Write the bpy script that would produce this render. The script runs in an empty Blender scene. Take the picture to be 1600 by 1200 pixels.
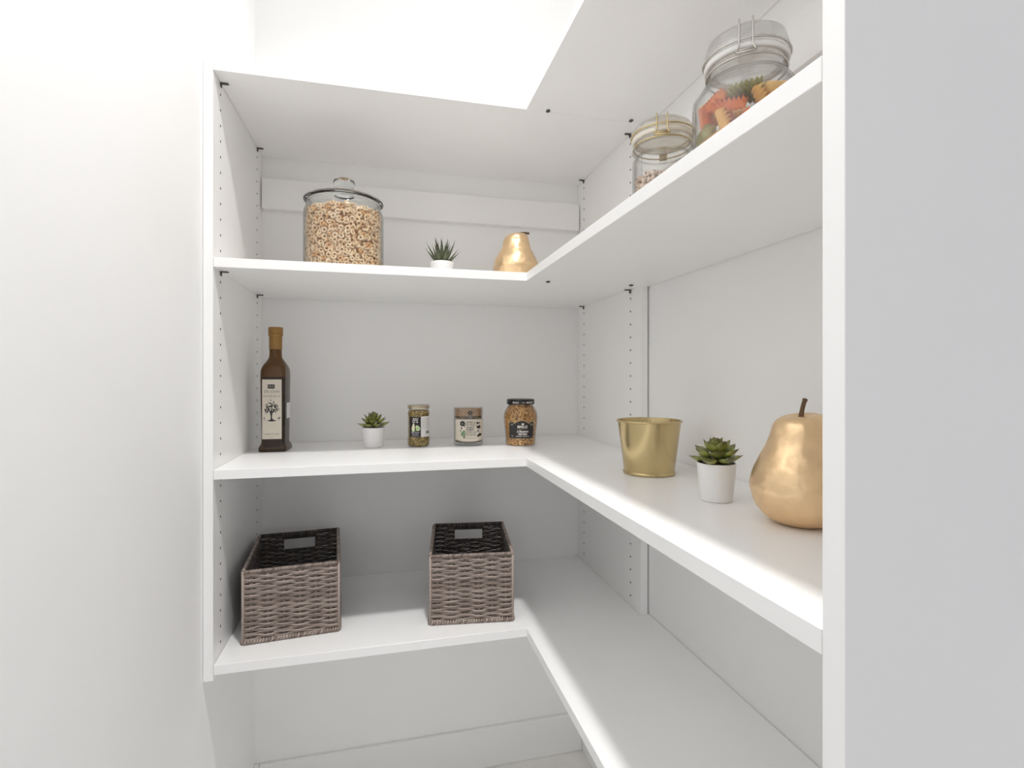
import bpy, bmesh, math, random
import numpy as np
from mathutils import Vector, Matrix, Euler, noise
from mathutils.geometry import tessellate_polygon
random.seed(7)
scene = bpy.context.scene
COL = scene.collection
PI = math.pi
EYE = 1.175                      # camera height above the floor

# ------------------------------------------------------------------ camera
cam_d = bpy.data.cameras.new('camera')
cam = bpy.data.objects.new('camera', cam_d)
COL.objects.link(cam)
cam.location = (0, 0, EYE)
cam.rotation_euler = (PI/2, 0, -0.2401)
cam_d.sensor_fit = 'HORIZONTAL'
cam_d.sensor_width = 36
cam_d.lens = 36*807.36/1600
cam_d.shift_y = -12/1600
cam_d.clip_start = 0.02
scene.camera = cam

# ------------------------------------------------------------------ light
world = bpy.data.worlds.new('world')
scene.world = world
world.use_nodes = True
wb = world.node_tree.nodes['Background']
wb.inputs[0].default_value = (0.97, 0.97, 1.0, 1)
wb.inputs[1].default_value = 0.60
ld = bpy.data.lights.new('ceiling_lamp', 'AREA')
ld.shape = 'DISK'
ld.size = 0.13
ld.energy = 13.8
ld.spread = math.radians(128)
ld.color = (1.0, 0.99, 0.975)
lamp = bpy.data.objects.new('ceiling_lamp', ld)
COL.objects.link(lamp)
lamp.location = (0.17, 0.38, 2.735)
scene.view_settings.view_transform = 'Standard'
scene.view_settings.look = 'None'
scene.view_settings.gamma = 1
scene.view_settings.use_curve_mapping = False
scene.view_settings.exposure = 0.0
scene.cycles.max_bounces = 32
scene.cycles.diffuse_bounces = 24
scene.cycles.transparent_max_bounces = 32

# ------------------------------------------------------------------ materials
def new_mat(name):
    m = bpy.data.materials.new(name)
    m.use_nodes = True
    return m, m.node_tree, m.node_tree.nodes['Principled BSDF']

def L(nt, a, b):
    nt.links.new(a, b)

def mat(name, col, rough=0.5, metal=0.0, vary=0.04, scale=40, bump=0.0, bscale=200, spec=0.5, coat=0.0):
    """principled with procedural colour grain and fine relief"""
    m, nt, b = new_mat(name)
    b.inputs['Roughness'].default_value = rough
    b.inputs['Metallic'].default_value = metal
    b.inputs['Specular IOR Level'].default_value = spec
    b.inputs['Coat Weight'].default_value = coat
    tc = nt.nodes.new('ShaderNodeTexCoord')
    n = nt.nodes.new('ShaderNodeTexNoise')
    n.inputs['Scale'].default_value = scale
    n.inputs['Detail'].default_value = 3
    L(nt, tc.outputs['Object'], n.inputs['Vector'])
    r = nt.nodes.new('ShaderNodeValToRGB')
    lo = [max(0, c*(1-vary)) for c in col]; hi = [min(1, c*(1+vary)) for c in col]
    r.color_ramp.elements[0].position = .3; r.color_ramp.elements[1].position = .7
    r.color_ramp.elements[0].color = (*lo, 1); r.color_ramp.elements[1].color = (*hi, 1)
    L(nt, n.outputs['Fac'], r.inputs['Fac']); L(nt, r.outputs['Color'], b.inputs['Base Color'])
    if bump:
        n2 = nt.nodes.new('ShaderNodeTexNoise'); n2.inputs['Scale'].default_value = bscale; n2.inputs['Detail'].default_value = 2
        L(nt, tc.outputs['Object'], n2.inputs['Vector'])
        bp = nt.nodes.new('ShaderNodeBump'); bp.inputs['Strength'].default_value = bump; bp.inputs['Distance'].default_value = .002
        L(nt, n2.outputs['Fac'], bp.inputs['Height']); L(nt, bp.outputs['Normal'], b.inputs['Normal'])
    return m

def speckle(name, cols, rough=0.4, scale=300, coat=0.0):
    """cellular flecks: one colour per voronoi cell"""
    m, nt, b = new_mat(name)
    b.inputs['Roughness'].default_value = rough; b.inputs['Coat Weight'].default_value = coat
    tc = nt.nodes.new('ShaderNodeTexCoord')
    v = nt.nodes.new('ShaderNodeTexVoronoi'); v.inputs['Scale'].default_value = scale
    L(nt, tc.outputs['Object'], v.inputs['Vector'])
    s = nt.nodes.new('ShaderNodeSeparateColor'); L(nt, v.outputs['Color'], s.inputs[0])
    r = nt.nodes.new('ShaderNodeValToRGB'); r.color_ramp.interpolation = 'CONSTANT'
    while len(r.color_ramp.elements) < len(cols): r.color_ramp.elements.new(0.5)
    for i, c in enumerate(cols):
        r.color_ramp.elements[i].position = i/len(cols); r.color_ramp.elements[i].color = (*c, 1)
    L(nt, s.outputs[0], r.inputs['Fac']); L(nt, r.outputs['Color'], b.inputs['Base Color'])
    return m

def islands(name, stops, rough=0.6, bump=0.0, bscale=600):
    """one colour per separate piece of the mesh"""
    m, nt, b = new_mat(name)
    b.inputs['Roughness'].default_value = rough
    g = nt.nodes.new('ShaderNodeNewGeometry')
    r = nt.nodes.new('ShaderNodeValToRGB')
    while len(r.color_ramp.elements) < len(stops): r.color_ramp.elements.new(0.5)
    for i, (p, c) in enumerate(stops):
        r.color_ramp.elements[i].position = p; r.color_ramp.elements[i].color = (*c, 1)
    L(nt, g.outputs['Random Per Island'], r.inputs['Fac'])
    tc = nt.nodes.new('ShaderNodeTexCoord')
    n = nt.nodes.new('ShaderNodeTexNoise'); n.inputs['Scale'].default_value = bscale
    L(nt, tc.outputs['Object'], n.inputs['Vector'])
    mx = nt.nodes.new('ShaderNodeMix'); mx.data_type = 'RGBA'; mx.blend_type = 'MULTIPLY'; mx.inputs[0].default_value = .35
    L(nt, r.outputs['Color'], mx.inputs[6]); L(nt, n.outputs['Fac'], mx.inputs[7])
    L(nt, mx.outputs[2], b.inputs['Base Color'])
    if bump:
        bp = nt.nodes.new('ShaderNodeBump'); bp.inputs['Strength'].default_value = bump; bp.inputs['Distance'].default_value = .001
        L(nt, n.outputs['Fac'], bp.inputs['Height']); L(nt, bp.outputs['Normal'], b.inputs['Normal'])
    return m

def glass(name, tint=(.97, .975, .97), edge=(.55, .58, .57), refl=0.75, rough=0.02, base=.04):
    """clear glass wall: see-through, greyer and more mirror-like at grazing angles"""
    m = bpy.data.materials.new(name); m.use_nodes = True
    nt = m.node_tree; nt.nodes.clear()
    out = nt.nodes.new('ShaderNodeOutputMaterial')
    lw = nt.nodes.new('ShaderNodeLayerWeight'); lw.inputs['Blend'].default_value = .5
    p = nt.nodes.new('ShaderNodeMath'); p.operation = 'POWER'; p.inputs[1].default_value = 4
    L(nt, lw.outputs['Facing'], p.inputs[0])
    k = nt.nodes.new('ShaderNodeMath'); k.operation = 'MULTIPLY_ADD'; k.inputs[1].default_value = refl; k.inputs[2].default_value = base
    L(nt, p.outputs[0], k.inputs[0])
    mc = nt.nodes.new('ShaderNodeMix'); mc.data_type = 'RGBA'
    L(nt, p.outputs[0], mc.inputs[0]); mc.inputs[6].default_value = (*tint, 1); mc.inputs[7].default_value = (*edge, 1)
    t = nt.nodes.new('ShaderNodeBsdfTransparent'); L(nt, mc.outputs[2], t.inputs[0])
    g = nt.nodes.new('ShaderNodeBsdfGlossy'); g.inputs['Roughness'].default_value = rough
    mx = nt.nodes.new('ShaderNodeMixShader')
    L(nt, k.outputs[0], mx.inputs[0]); L(nt, t.outputs[0], mx.inputs[1]); L(nt, g.outputs[0], mx.inputs[2])
    L(nt, mx.outputs[0], out.inputs[0])
    return m

def leaf_mat(name, base, tip, mid, rough=.45):
    """along the leaf from base to tip"""
    m, nt, b = new_mat(name)
    b.inputs['Roughness'].default_value = rough
    tc = nt.nodes.new('ShaderNodeTexCoord')
    s = nt.nodes.new('ShaderNodeSeparateXYZ'); L(nt, tc.outputs['Generated'], s.inputs[0])
    r = nt.nodes.new('ShaderNodeValToRGB'); r.color_ramp.elements.new(.5)
    for e, (p, c) in zip(r.color_ramp.elements, ((0.05, base), (.6, mid), (.97, tip))):
        e.position = p; e.color = (*c, 1)
    L(nt, s.outputs['Y'], r.inputs['Fac'])
    n = nt.nodes.new('ShaderNodeTexNoise'); n.inputs['Scale'].default_value = 160
    L(nt, tc.outputs['Object'], n.inputs['Vector'])
    oi = nt.nodes.new('ShaderNodeObjectInfo')
    hs = nt.nodes.new('ShaderNodeHueSaturation')
    mr = nt.nodes.new('ShaderNodeMapRange'); mr.inputs[3].default_value = .75; mr.inputs[4].default_value = 1.25
    L(nt, oi.outputs['Random'], mr.inputs[0]); L(nt, mr.outputs[0], hs.inputs['Value'])
    mx = nt.nodes.new('ShaderNodeMix'); mx.data_type = 'RGBA'; mx.blend_type = 'OVERLAY'; mx.inputs[0].default_value = .35
    L(nt, r.outputs['Color'], mx.inputs[6]); L(nt, n.outputs['Fac'], mx.inputs[7])
    L(nt, mx.outputs[2], hs.inputs['Color']); L(nt, hs.outputs['Color'], b.inputs['Base Color'])
    return m

M = dict(
    wall=mat('wall_paint', (.90, .90, .898), .7, vary=.012, scale=3, bump=.04, bscale=350),
    ceiling=mat('ceiling_paint', (.89, .89, .885), .8, vary=.01, scale=3),
    floor=mat('floor_board', (.84, .83, .81), .45, vary=.12, scale=6),
    trim=mat('trim_paint', (.87, .868, .862), .35, vary=.01, scale=5),
    board=mat('white_melamine', (.915, .913, .908), .32, vary=.008, scale=8, bump=.015, bscale=500),
    hole=mat('hole_shade', (.035, .032, .03), .8),  # flat discs, no bore: shade inside the holes is put into the colour
    pin=mat('dark_pin_metal', (.09, .085, .08), .45, .6),
    glass=glass('clear_glass'),
    jar_glass=glass('jar_glass', (.975, .975, .97), (.50, .50, .48), .6, .03, .055),
    frost=glass('ivory_frosted_lid', (.93, .90, .84), (.75, .70, .62), .5, .35, .30),
    frost_grey=glass('grey_frosted_lid', (.93, .93, .92), (.70, .70, .69), .5, .30, .25),
    bottle=glass('olive_bottle_glass', (.40, .25, .055), (.06, .035, .01), .8, .03, .055),
    oil=mat('olive_oil', (.035, .026, .016), .08, coat=.6),
    capsule=mat('bronze_foil', (.33, .185, .055), .36, .45, bump=.1, bscale=120),
    cream=mat('cream_paper', (.70, .64, .54), .7, vary=.03),
    paper=mat('white_paper', (.74, .72, .70), .6, vary=.03),
    ink=mat('black_ink', (.022, .02, .02), .5),
    greyink=mat('grey_ink', (.20, .18, .16), .6),
    whiteink=mat('white_ink', (.82, .80, .77), .5),
    goldink=mat('gold_ink', (.62, .47, .25), .4, .3),
    black=mat('black_label', (.018, .014, .014), .35),
    purple=mat('lilac_ink', (.55, .48, .62), .5),
    palegreen=mat('pale_green_ink', (.55, .70, .36), .6, vary=.2, scale=250),
    palecream=mat('pale_cream_ink', (.80, .78, .56), .6, vary=.1, scale=250),
    darkgreen=mat('dark_green_ink', (.05, .09, .04), .6, vary=.3, scale=250),
    sage=mat('sage_ink', (.22, .33, .19), .6, vary=.35, scale=250),
    pesto=speckle('green_pesto', [(.10, .065, .012), (.22, .16, .03), (.36, .26, .07), (.44, .33, .13), (.16, .12, .02), (.30, .17, .04)], .35, 280),
    mustard=speckle('grain_mustard', [(.50, .25, .07), (.12, .05, .015), (.60, .34, .11), (.40, .17, .04), (.22, .09, .02), (.55, .30, .09), (.68, .43, .19)], .35, 300),
    herbs=speckle('dried_herbs', [(.12, .09, .06), (.20, .16, .10), (.30, .24, .17), (.16, .14, .08)], .9, 500),
    tin=mat('champagne_tin', (.50, .43, .32), .3, .8),
    blacklid=mat('black_lacquer_lid', (.015, .014, .014), .3),
    wood=mat('tan_cork_lid', (.40, .25, .15), .75, vary=.2, scale=180),
    brass=mat('brushed_brass', (.60, .475, .25), .22, .92, vary=.03, scale=20, bump=.02, bscale=60),
    gold=mat('gold_leaf_paint', (.86, .62, .365), .31, .80, vary=.08, scale=35, bump=.65, bscale=60),
    stem=mat('pear_stem_brown', (.14, .075, .035), .6, .2, vary=.2, scale=120),
    pot=mat('white_ceramic', (.83, .825, .82), .45, vary=.01),
    soil=mat('dark_soil', (.03, .024, .018), .95, vary=.5, scale=200, bump=.6, bscale=300),
    succ=leaf_mat('succulent_leaf', (.15, .17, .04), (.09, .07, .025), (.285, .315, .075), .40),
    aloe=leaf_mat('aloe_leaf', (.17, .19, .10), (.03, .035, .025), (.07, .085, .045), .5),
    weave=islands('grey_brown_wicker', [(0, (.24, .18, .15)), (.35, (.38, .305, .26)), (.7, (.52, .43, .38)), (1, (.31, .25, .22))], .55, .2, 300),
    weave_dark_shade=islands('dark_shade_wicker', [(0, (.05, .04, .036)), (.6, (.11, .09, .08)), (1, (.17, .14, .125))], .5, .2, 300),  # dark brown of the wraps; also carries the basket's inner shade as colour
    stake=islands('wicker_stake', [(0, (.27, .21, .175)), (1, (.38, .31, .27))], .6),
    cereal=islands('toasted_oat', [(0, (.90, .64, .40)), (.45, (.94, .71, .47)), (.80, (.95, .77, .55)), (.90, (.76, .42, .18)), (1, (.86, .54, .28))], .75, .2, 700),
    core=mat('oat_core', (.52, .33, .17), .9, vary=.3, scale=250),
    bean=islands('cream_bean', [(0, (.86, .66, .52)), (1, (.94, .79, .66))], .4),
    eye=mat('bean_eye', (.05, .03, .025), .5),
    gasket=mat('ivory_rubber', (.80, .75, .66), .55),
    greygasket=mat('pale_grey_rubber', (.78, .77, .75), .5),
    wire=mat('steel_wire', (.62, .60, .56), .22, 1.0),
    brasswire=mat('gilt_wire', (.66, .54, .30), .25, .95),
    pasta_y=mat('yellow_pasta', (.92, .64, .27), .5, vary=.08),
    pasta_o=mat('orange_pasta', (.80, .27, .085), .5, vary=.1),
    pasta_g=mat('green_pasta', (.36, .33, .13), .5, vary=.12),
)

def clear_solid(name, ior=1.47, col=(.96, .975, .965)):
    m, nt, b = new_mat(name)
    b.inputs['Base Color'].default_value = (*col, 1); b.inputs['Roughness'].default_value = .01
    b.inputs['IOR'].default_value = ior; b.inputs['Transmission Weight'].default_value = 1
    return m
M['lid_glass'] = clear_solid('clear_lid_glass')

# ------------------------------------------------------------------ object helpers
def link(name, verts, faces, m, parent=None, smooth=True, sharp=None):
    me = bpy.data.meshes.new(name)
    me.from_pydata([tuple(v) for v in verts], [], [tuple(f) for f in faces])
    if smooth:
        me.polygons.foreach_set('use_smooth', [True]*len(me.polygons))
        if sharp: me.set_sharp_from_angle(angle=math.radians(sharp))
    ms = m if isinstance(m, (list, tuple)) else [m]
    for x in ms: me.materials.append(x)
    o = bpy.data.objects.new(name, me)
    COL.objects.link(o)
    if parent: o.parent = parent
    return o

class MB:
    """collects geometry for ONE mesh"""
    def __init__(s): s.v = []; s.f = []; s.mi = []
    def add(s, v, f, mtx=None, mi=0):
        b = len(s.v)
        s.v += [tuple(mtx @ Vector(p)) if mtx is not None else tuple(p) for p in v]
        s.f += [tuple(i+b for i in q) for q in f]; s.mi += [mi]*len(f)
        return s
    def build(s, name, m, parent=None, smooth=True, sharp=None):
        o = link(name, s.v, s.f, m, parent, smooth, sharp)
        if any(s.mi): o.data.polygons.foreach_set('material_index', s.mi)
        return o

def thing(name, label, cat, loc, rz=0, group=None):
    o = bpy.data.objects.new(name, None)
    COL.objects.link(o)
    o.empty_display_size = .03
    o.location = loc; o.rotation_euler = (0, 0, rz)
    o['label'] = label; o['category'] = cat
    if group: o['group'] = group
    return o

def tag(o, label, cat, group=None, kind=None):
    o['label'] = label; o['category'] = cat
    if group: o['group'] = group
    if kind: o['kind'] = kind
    return o

def stuff(o): o['kind'] = 'stuff'; return o

def box_geo(x0, x1, y0, y1, z0, z1, bev=0.0006, seg=1):
    bm = bmesh.new()
    bmesh.ops.create_cube(bm, size=1, matrix=Matrix.Translation(((x0+x1)/2, (y0+y1)/2, (z0+z1)/2)) @ Matrix.Diagonal((x1-x0, y1-y0, z1-z0, 1)))
    if bev: bmesh.ops.bevel(bm, geom=bm.edges[:], offset=bev, segments=seg, affect='EDGES', profile=.5)
    bm.verts.index_update()
    v = [tuple(q.co) for q in bm.verts]; f = [tuple(q.index for q in p.verts) for p in bm.faces]
    bm.free()
    return v, f

def box(name, x0, x1, y0, y1, z0, z1, m, parent=None, bev=.0006, seg=1):
    v, f = box_geo(x0, x1, y0, y1, z0, z1, bev, seg)
    return link(name, v, f, m, parent, smooth=False)

def lathe_geo(prof, n=48, cap0=True, cap1=True):
    v = []; f = []
    for r, z in prof:
        for i in range(n):
            a = 2*PI*i/n; v.append((r*math.cos(a), r*math.sin(a), z))
    for j in range(len(prof)-1):
        for i in range(n):
            k = (i+1) % n
            f.append((j*n+i, j*n+k, (j+1)*n+k, (j+1)*n+i))
    if cap0 and prof[0][0] > 1e-6: f.append(tuple(reversed(range(n))))
    if cap1 and prof[-1][0] > 1e-6: f.append(tuple(range((len(prof)-1)*n, len(prof)*n)))
    return v, f

def lathe(name, prof, m, parent=None, n=48, cap0=True, cap1=True, sharp=40):
    v, f = lathe_geo(prof, n, cap0, cap1)
    return link(name, v, f, m, parent, True, sharp)

def spline(pts, n):
    """Catmull-Rom through points, n samples a span"""
    P = [np.array(p, float) for p in pts]; out = []
    for i in range(len(P)-1):
        p0 = P[max(i-1, 0)]; p1 = P[i]; p2 = P[i+1]; p3 = P[min(i+2, len(P)-1)]
        for k in range(n):
            t = k/n
            out.append(tuple(.5*((2*p1)+(-p0+p2)*t+(2*p0-5*p1+4*p2-p3)*t*t+(-p0+3*p1-3*p2+p3)*t**3)))
    out.append(tuple(P[-1]))
    return out

def shell_prof(outer, t, floor):
    """closed glass wall: outer profile up, inner profile back down to the inside floor"""
    inner = [(max(r-t, .0005), z) for r, z in outer if z > floor]
    inner = [(inner[0][0], floor)] + inner
    return [(.0003, outer[0][1])] + outer + inner[::-1] + [(.0003, floor)]

def tube_geo(path, rad, n=6, closed=False):
    P = [Vector(p) for p in path]; v = []; f = []; m = len(P)
    up = Vector((0, 0, 1)); prev = None
    for i, p in enumerate(P):
        a = P[(i-1) % m] if (closed or i > 0) else p
        b = P[(i+1) % m] if (closed or i < m-1) else p
        t = (b-a).normalized()
        if prev is None:
            x = t.cross(up)
            if x.length < .1: x = t.cross(Vector((1, 0, 0)))
        else: x = prev - t*prev.dot(t)
        x.normalize(); prev = x; y = t.cross(x)
        r = rad[i] if isinstance(rad, (list, tuple)) else rad
        for k in range(n):
            q = 2*PI*k/n; v.append(p + x*(r*math.cos(q)) + y*(r*math.sin(q)))
    for i in range(m if closed else m-1):
        for k in range(n):
            j = (i+1) % m
            f.append((i*n+k, i*n+(k+1) % n, j*n+(k+1) % n, j*n+k))
    if not closed:
        f.append(tuple(reversed(range(n)))); f.append(tuple(range((m-1)*n, m*n)))
    return v, f

def tube(name, path, rad, m, parent=None, n=8, closed=False):
    v, f = tube_geo(path, rad, n, closed)
    return link(name, v, f, m, parent)

def torus_geo(R, r, n=14, k=7):
    v = []; f = []
    for i in range(n):
        a = 2*PI*i/n
        for j in range(k):
            b = 2*PI*j/k; q = R+r*math.cos(b)
            v.append((q*math.cos(a), q*math.sin(a), r*math.sin(b)))
    for i in range(n):
        for j in range(k):
            f.append((i*k+j, ((i+1) % n)*k+j, ((i+1) % n)*k+(j+1) % k, i*k+(j+1) % k))
    return v, f

def ball_geo(a, b, c, n=10, k=7):
    prof = [(math.sin(PI*j/k), -math.cos(PI*j/k)) for j in range(k+1)]
    prof[0] = (.02, -1); prof[-1] = (.02, 1)
    v, f = lathe_geo(prof, n)
    return [(x*a, y*b, z*c) for x, y, z in v], f

# ---- flat print laid on curved or flat faces
def on_cyl(rz):                       # (x along the surface, z) -> a round jar's skin
    return lambda x, z, d: ((rz(z)+d)*math.sin(x/rz(z)), -(rz(z)+d)*math.cos(x/rz(z)), z)

def on_flat(y):
    return lambda x, z, d: (x, y-d, z)

def text_geo(s, size, shear=0, bold=0, space=1.0, align='CENTER'):
    c = bpy.data.curves.new('print', 'FONT')
    c.body = s; c.size = size; c.shear = shear; c.offset = bold*size; c.space_character = space
    c.align_x = align; c.align_y = 'CENTER'; c.resolution_u = 2
    o = bpy.data.objects.new('print', c); COL.objects.link(o)
    dg = bpy.context.evaluated_depsgraph_get(); dg.update()
    me = o.evaluated_get(dg).to_mesh()
    v = [tuple(q.co[:2]) for q in me.vertices]; f = [tuple(p.vertices) for p in me.polygons]
    o.evaluated_get(dg).to_mesh_clear()
    bpy.data.objects.remove(o); bpy.data.curves.remove(c)
    return v, f

def lettering(lines, surf, m, parent, depth=.0006, name='lettering'):
    """lines: (text, x, z, size, width or None, shear, bold)"""
    for s, x, z, size, width, shear, bold in lines:
        v, f = text_geo(s, size, shear, bold)
        if not v: continue
        xs = [p[0] for p in v]; w = max(xs)-min(xs); k = width/w if width else 1; cx = (max(xs)+min(xs))/2
        link(name, [surf(x+(p[0]-cx)*k, z+p[1], depth) for p in v], f, m, parent, False)

def poly_geo(pts, surf, depth):
    tri = tessellate_polygon([[Vector((p[0], p[1], 0)) for p in pts]])
    P = [tuple(p[:2]) for p in pts]; T = [tuple(q) for q in tri]
    for _ in range(4):
        if not any(math.dist(P[q[i]], P[q[(i+1) % 3]]) > .0035 for q in T for i in range(3)): break
        mid = {}; N = []
        def m(a, b):
            k = (min(a, b), max(a, b))
            if k not in mid: mid[k] = len(P); P.append(((P[a][0]+P[b][0])/2, (P[a][1]+P[b][1])/2))
            return mid[k]
        for a, b, c in T:
            x, y, z = m(a, b), m(b, c), m(c, a); N += [(a, x, z), (x, b, y), (z, y, c), (x, y, z)]
        T = N
    return [surf(p[0], p[1], depth) for p in P], T

def polys(name, shapes, surf, m, parent, depth=.0006):
    mb = MB()
    for s in shapes:
        v, f = poly_geo(s, surf, depth)
        # facing outwards
        a, b, c = (Vector(v[i]) for i in f[0])
        if (b-a).cross(c-a).dot(Vector(surf(s[0][0], s[0][1], depth+.01))-Vector(v[0])) < 0: f = [tuple(reversed(q)) for q in f]
        mb.add(v, f)
    return mb.build(name, m, parent, smooth=False)

def ell(cx, cz, a, b, rot=0, n=14):
    return [(cx+a*math.cos(t)*math.cos(rot)-b*math.sin(t)*math.sin(rot), cz+a*math.cos(t)*math.sin(rot)+b*math.sin(t)*math.cos(rot)) for t in (2*PI*i/n for i in range(n))]

def rect(x0, x1, z0, z1): return [(x0, z0), (x1, z0), (x1, z1), (x0, z1)]

def sheet(name, x0, x1, z0, z1, surf, m, parent, d0=.0001, d1=.0004, n=24, top=None, bot=None):
    """a paper label with thickness, wrapped over a surface; top/bot give its edge line"""
    v = []; f = []
    nz = 6
    for d in (d1, d0):
        for i in range(n+1):
            x = x0+(x1-x0)*i/n
            zt = top((i/n)) if top else z1; zb = bot(i/n) if bot else z0
            for j in range(nz+1): v.append(surf(x, zb+(zt-zb)*j/nz, d))
    w = nz+1; N = (n+1)*w
    for i in range(n):
        for j in range(nz):
            a = i*w+j; f.append((a, a+w, a+w+1, a+1)); f.append((N+a, N+a+1, N+a+w+1, N+a+w))
    for i in range(n):
        for j in (0, nz):
            a = i*w+j; f.append((a, N+a, N+a+w, a+w) if j == 0 else (a, a+w, N+a+w, N+a))
    for j in range(nz):
        a = j; f.append((a, a+1, N+a+1, N+a)); a = n*w+j; f.append((a, N+a, N+a+1, a+1))
    return link(name, v, f, m, parent, True, 40)

def radius_of(prof):
    def r(z):
        for (r0, z0), (r1, z1) in zip(prof, prof[1:]):
            if z0 <= z <= z1 and z1 > z0: return r0+(r1-r0)*(z-z0)/(z1-z0)
        return prof[-1][0] if z > prof[-1][1] else prof[0][0]
    return r

# ------------------------------------------------------------------ the room
def struct(o): o['kind'] = 'structure'; return o
XW = .6130; XLW = -.3465; YB = 1.5361; CEIL = 2.75; Y0 = -.75          # the pantry is open to the next room behind the camera
struct(box('floor', XLW-.1, XW+.1, Y0, YB+.1, -.05, 0, M['floor'], bev=0))
struct(box('ceiling', XLW-.1, XW+.1, Y0, YB+.1, CEIL, CEIL+.05, M['ceiling'], bev=0))
struct(box('wall_left', XLW-.1, XLW, Y0, YB, 0, CEIL, M['wall'], bev=0))
struct(box('wall_back', XLW-.1, XW+.1, YB, YB+.1, 0, CEIL, M['wall'], bev=0))
struct(box('wall_right', XW, XW+.1, .2930, YB, 0, CEIL, M['wall'], bev=0))

def baseboard(name, x0, x1, y0, y1):
    return struct(box(name, x0, x1, y0, y1, 0, .118, M['trim'], bev=.004, seg=2))
baseboard('baseboard_back', XLW+.013, XW-.013, YB-.013, YB)
baseboard('baseboard_left', XLW, XLW+.013, Y0, YB)
baseboard('baseboard_right', XW-.013, XW, .2930, YB)

# ------------------------------------------------------------------ shelving
XL, XG, XR = -.3282, .5907, .3082        # left panel face, end panel face, front of the right run
YF, YN = 1.1223, .3112                   # front of the back run, inner face of the near panel
GBOT, GTOP = EYE-.597, EYE+.6203
SH = [EYE+.6010, EYE+.2148, EYE-.2030, EYE-.5862]        # undersides of the shelves
SHT = [EYE+.6203, EYE+.2337, EYE-.1840, EYE-.5672]       # tops
TOP_U, TOP_M, TOP_B = SHT[1]+.0003, SHT[2]+.0003, SHT[3]+.0003

def hole_part(parent, x, ys, sign, z0, z1):
    mb = MB()
    c, cf = lathe_geo([(.0024, 0), (.0024, .0004)], 10)
    rot = Matrix.Rotation(sign*PI/2, 4, 'Y')
    k = -14
    while True:
        z = EYE-.2233+.032*k; k += 1
        if z > z1-.02: break
        if z < z0+.02: continue
        if any(a-.004 < z < b+.004 for a, b in zip(SH, SHT)): continue
        for y in ys: mb.add(c, cf, Matrix.Translation((x, y, z)) @ rot)
    return stuff(mb.build('pin_holes', M['hole'], parent, smooth=False))

def pin(parent, x, y, z, s):
    """spoon-shaped shelf support under a shelf end"""
    mb = MB()
    v, f = box_geo(0, .015, -.0035, .0035, -.0022, -.0002, .0006); mb.add(v, f, Matrix.Translation((x, y, z)) @ Matrix.Diagonal((s, 1, 1, 1)))
    v, f = box_geo(0, .002, -.004, .004, -.009, 0, .0005); mb.add(v, f, Matrix.Translation((x, y, z)) @ Matrix.Diagonal((s, 1, 1, 1)))
    return mb.build('shelf_pin', M['pin'], parent, smooth=False)

def clip(parent, x, y, z):
    v, f = box_geo(x-.004, x+.004, y-.006, y+.004, z-.003, z-.0002, .001)
    return link('joint_clip', v, f, M['pin'], parent, False)

U = thing('shelving_run', 'white shelving run with four shelves between two drilled side panels along the back wall', 'shelving', (0, YB, 0))
def ubox(name, x0, x1, y0, y1, z0, z1, par):
    return box(name, x0, x1, y0-YB, y1-YB, z0, z1, M['board'], par, .0005)
lp = ubox('side_panel', XL-.0175, XL, YF, YB-.001, GBOT, GTOP, U)
hole_part(lp, XL, (1.1696-YB, 1.4798-YB), 1, GBOT, GTOP)
rp = ubox('side_panel', XG, XG+.0175, YF, YB-.001, GBOT, GTOP, U)
hole_part(rp, XG, (1.1757-YB, 1.4854-YB), -1, GBOT, GTOP)
for i, (z0, z1) in enumerate(zip(SH, SHT)):
    s = ubox('shelf', XL+.0006, XG-.0006, YF+.0003, YB-.003, z0, z1, U)
    for y in (1.1696, 1.4798):
        pin(s, XL+.0004, y-YB, z0, 1); pin(s, XG-.0004, y-YB+.006, z0, -1)
ubox('hanging_rail', XL+.0035, XG-.004, 1.516, YB-.0005, EYE+.4550, EYE+.5355, U)

R = thing('shelving_run', 'white shelving run with four shelves along the right wall ending at the near side panel', 'shelving', (XW, YN, 0))
def rbox(name, x0, x1, y0, y1, z0, z1, par):
    return box(name, x0-XW, x1-XW, y0-YN, y1-YN, z0, z1, M['board'], par, .0005)
rbox('side_panel', XR, XW-.001, .2919, YN, GBOT, GTOP, R)
for z0, z1 in zip(SH, SHT):
    s = rbox('shelf', XR, XW-.002, YN+.0006, YF-.0005, z0, z1, R)
    clip(s, .357-XW, YF-.006-YN, z0); clip(s, .560-XW, YF-.010-YN, z0)
rbox('hanging_rail', .5915, XW-.0005, YN+.003, YF-.006, EYE+.4550, EYE+.5355, R)

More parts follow.
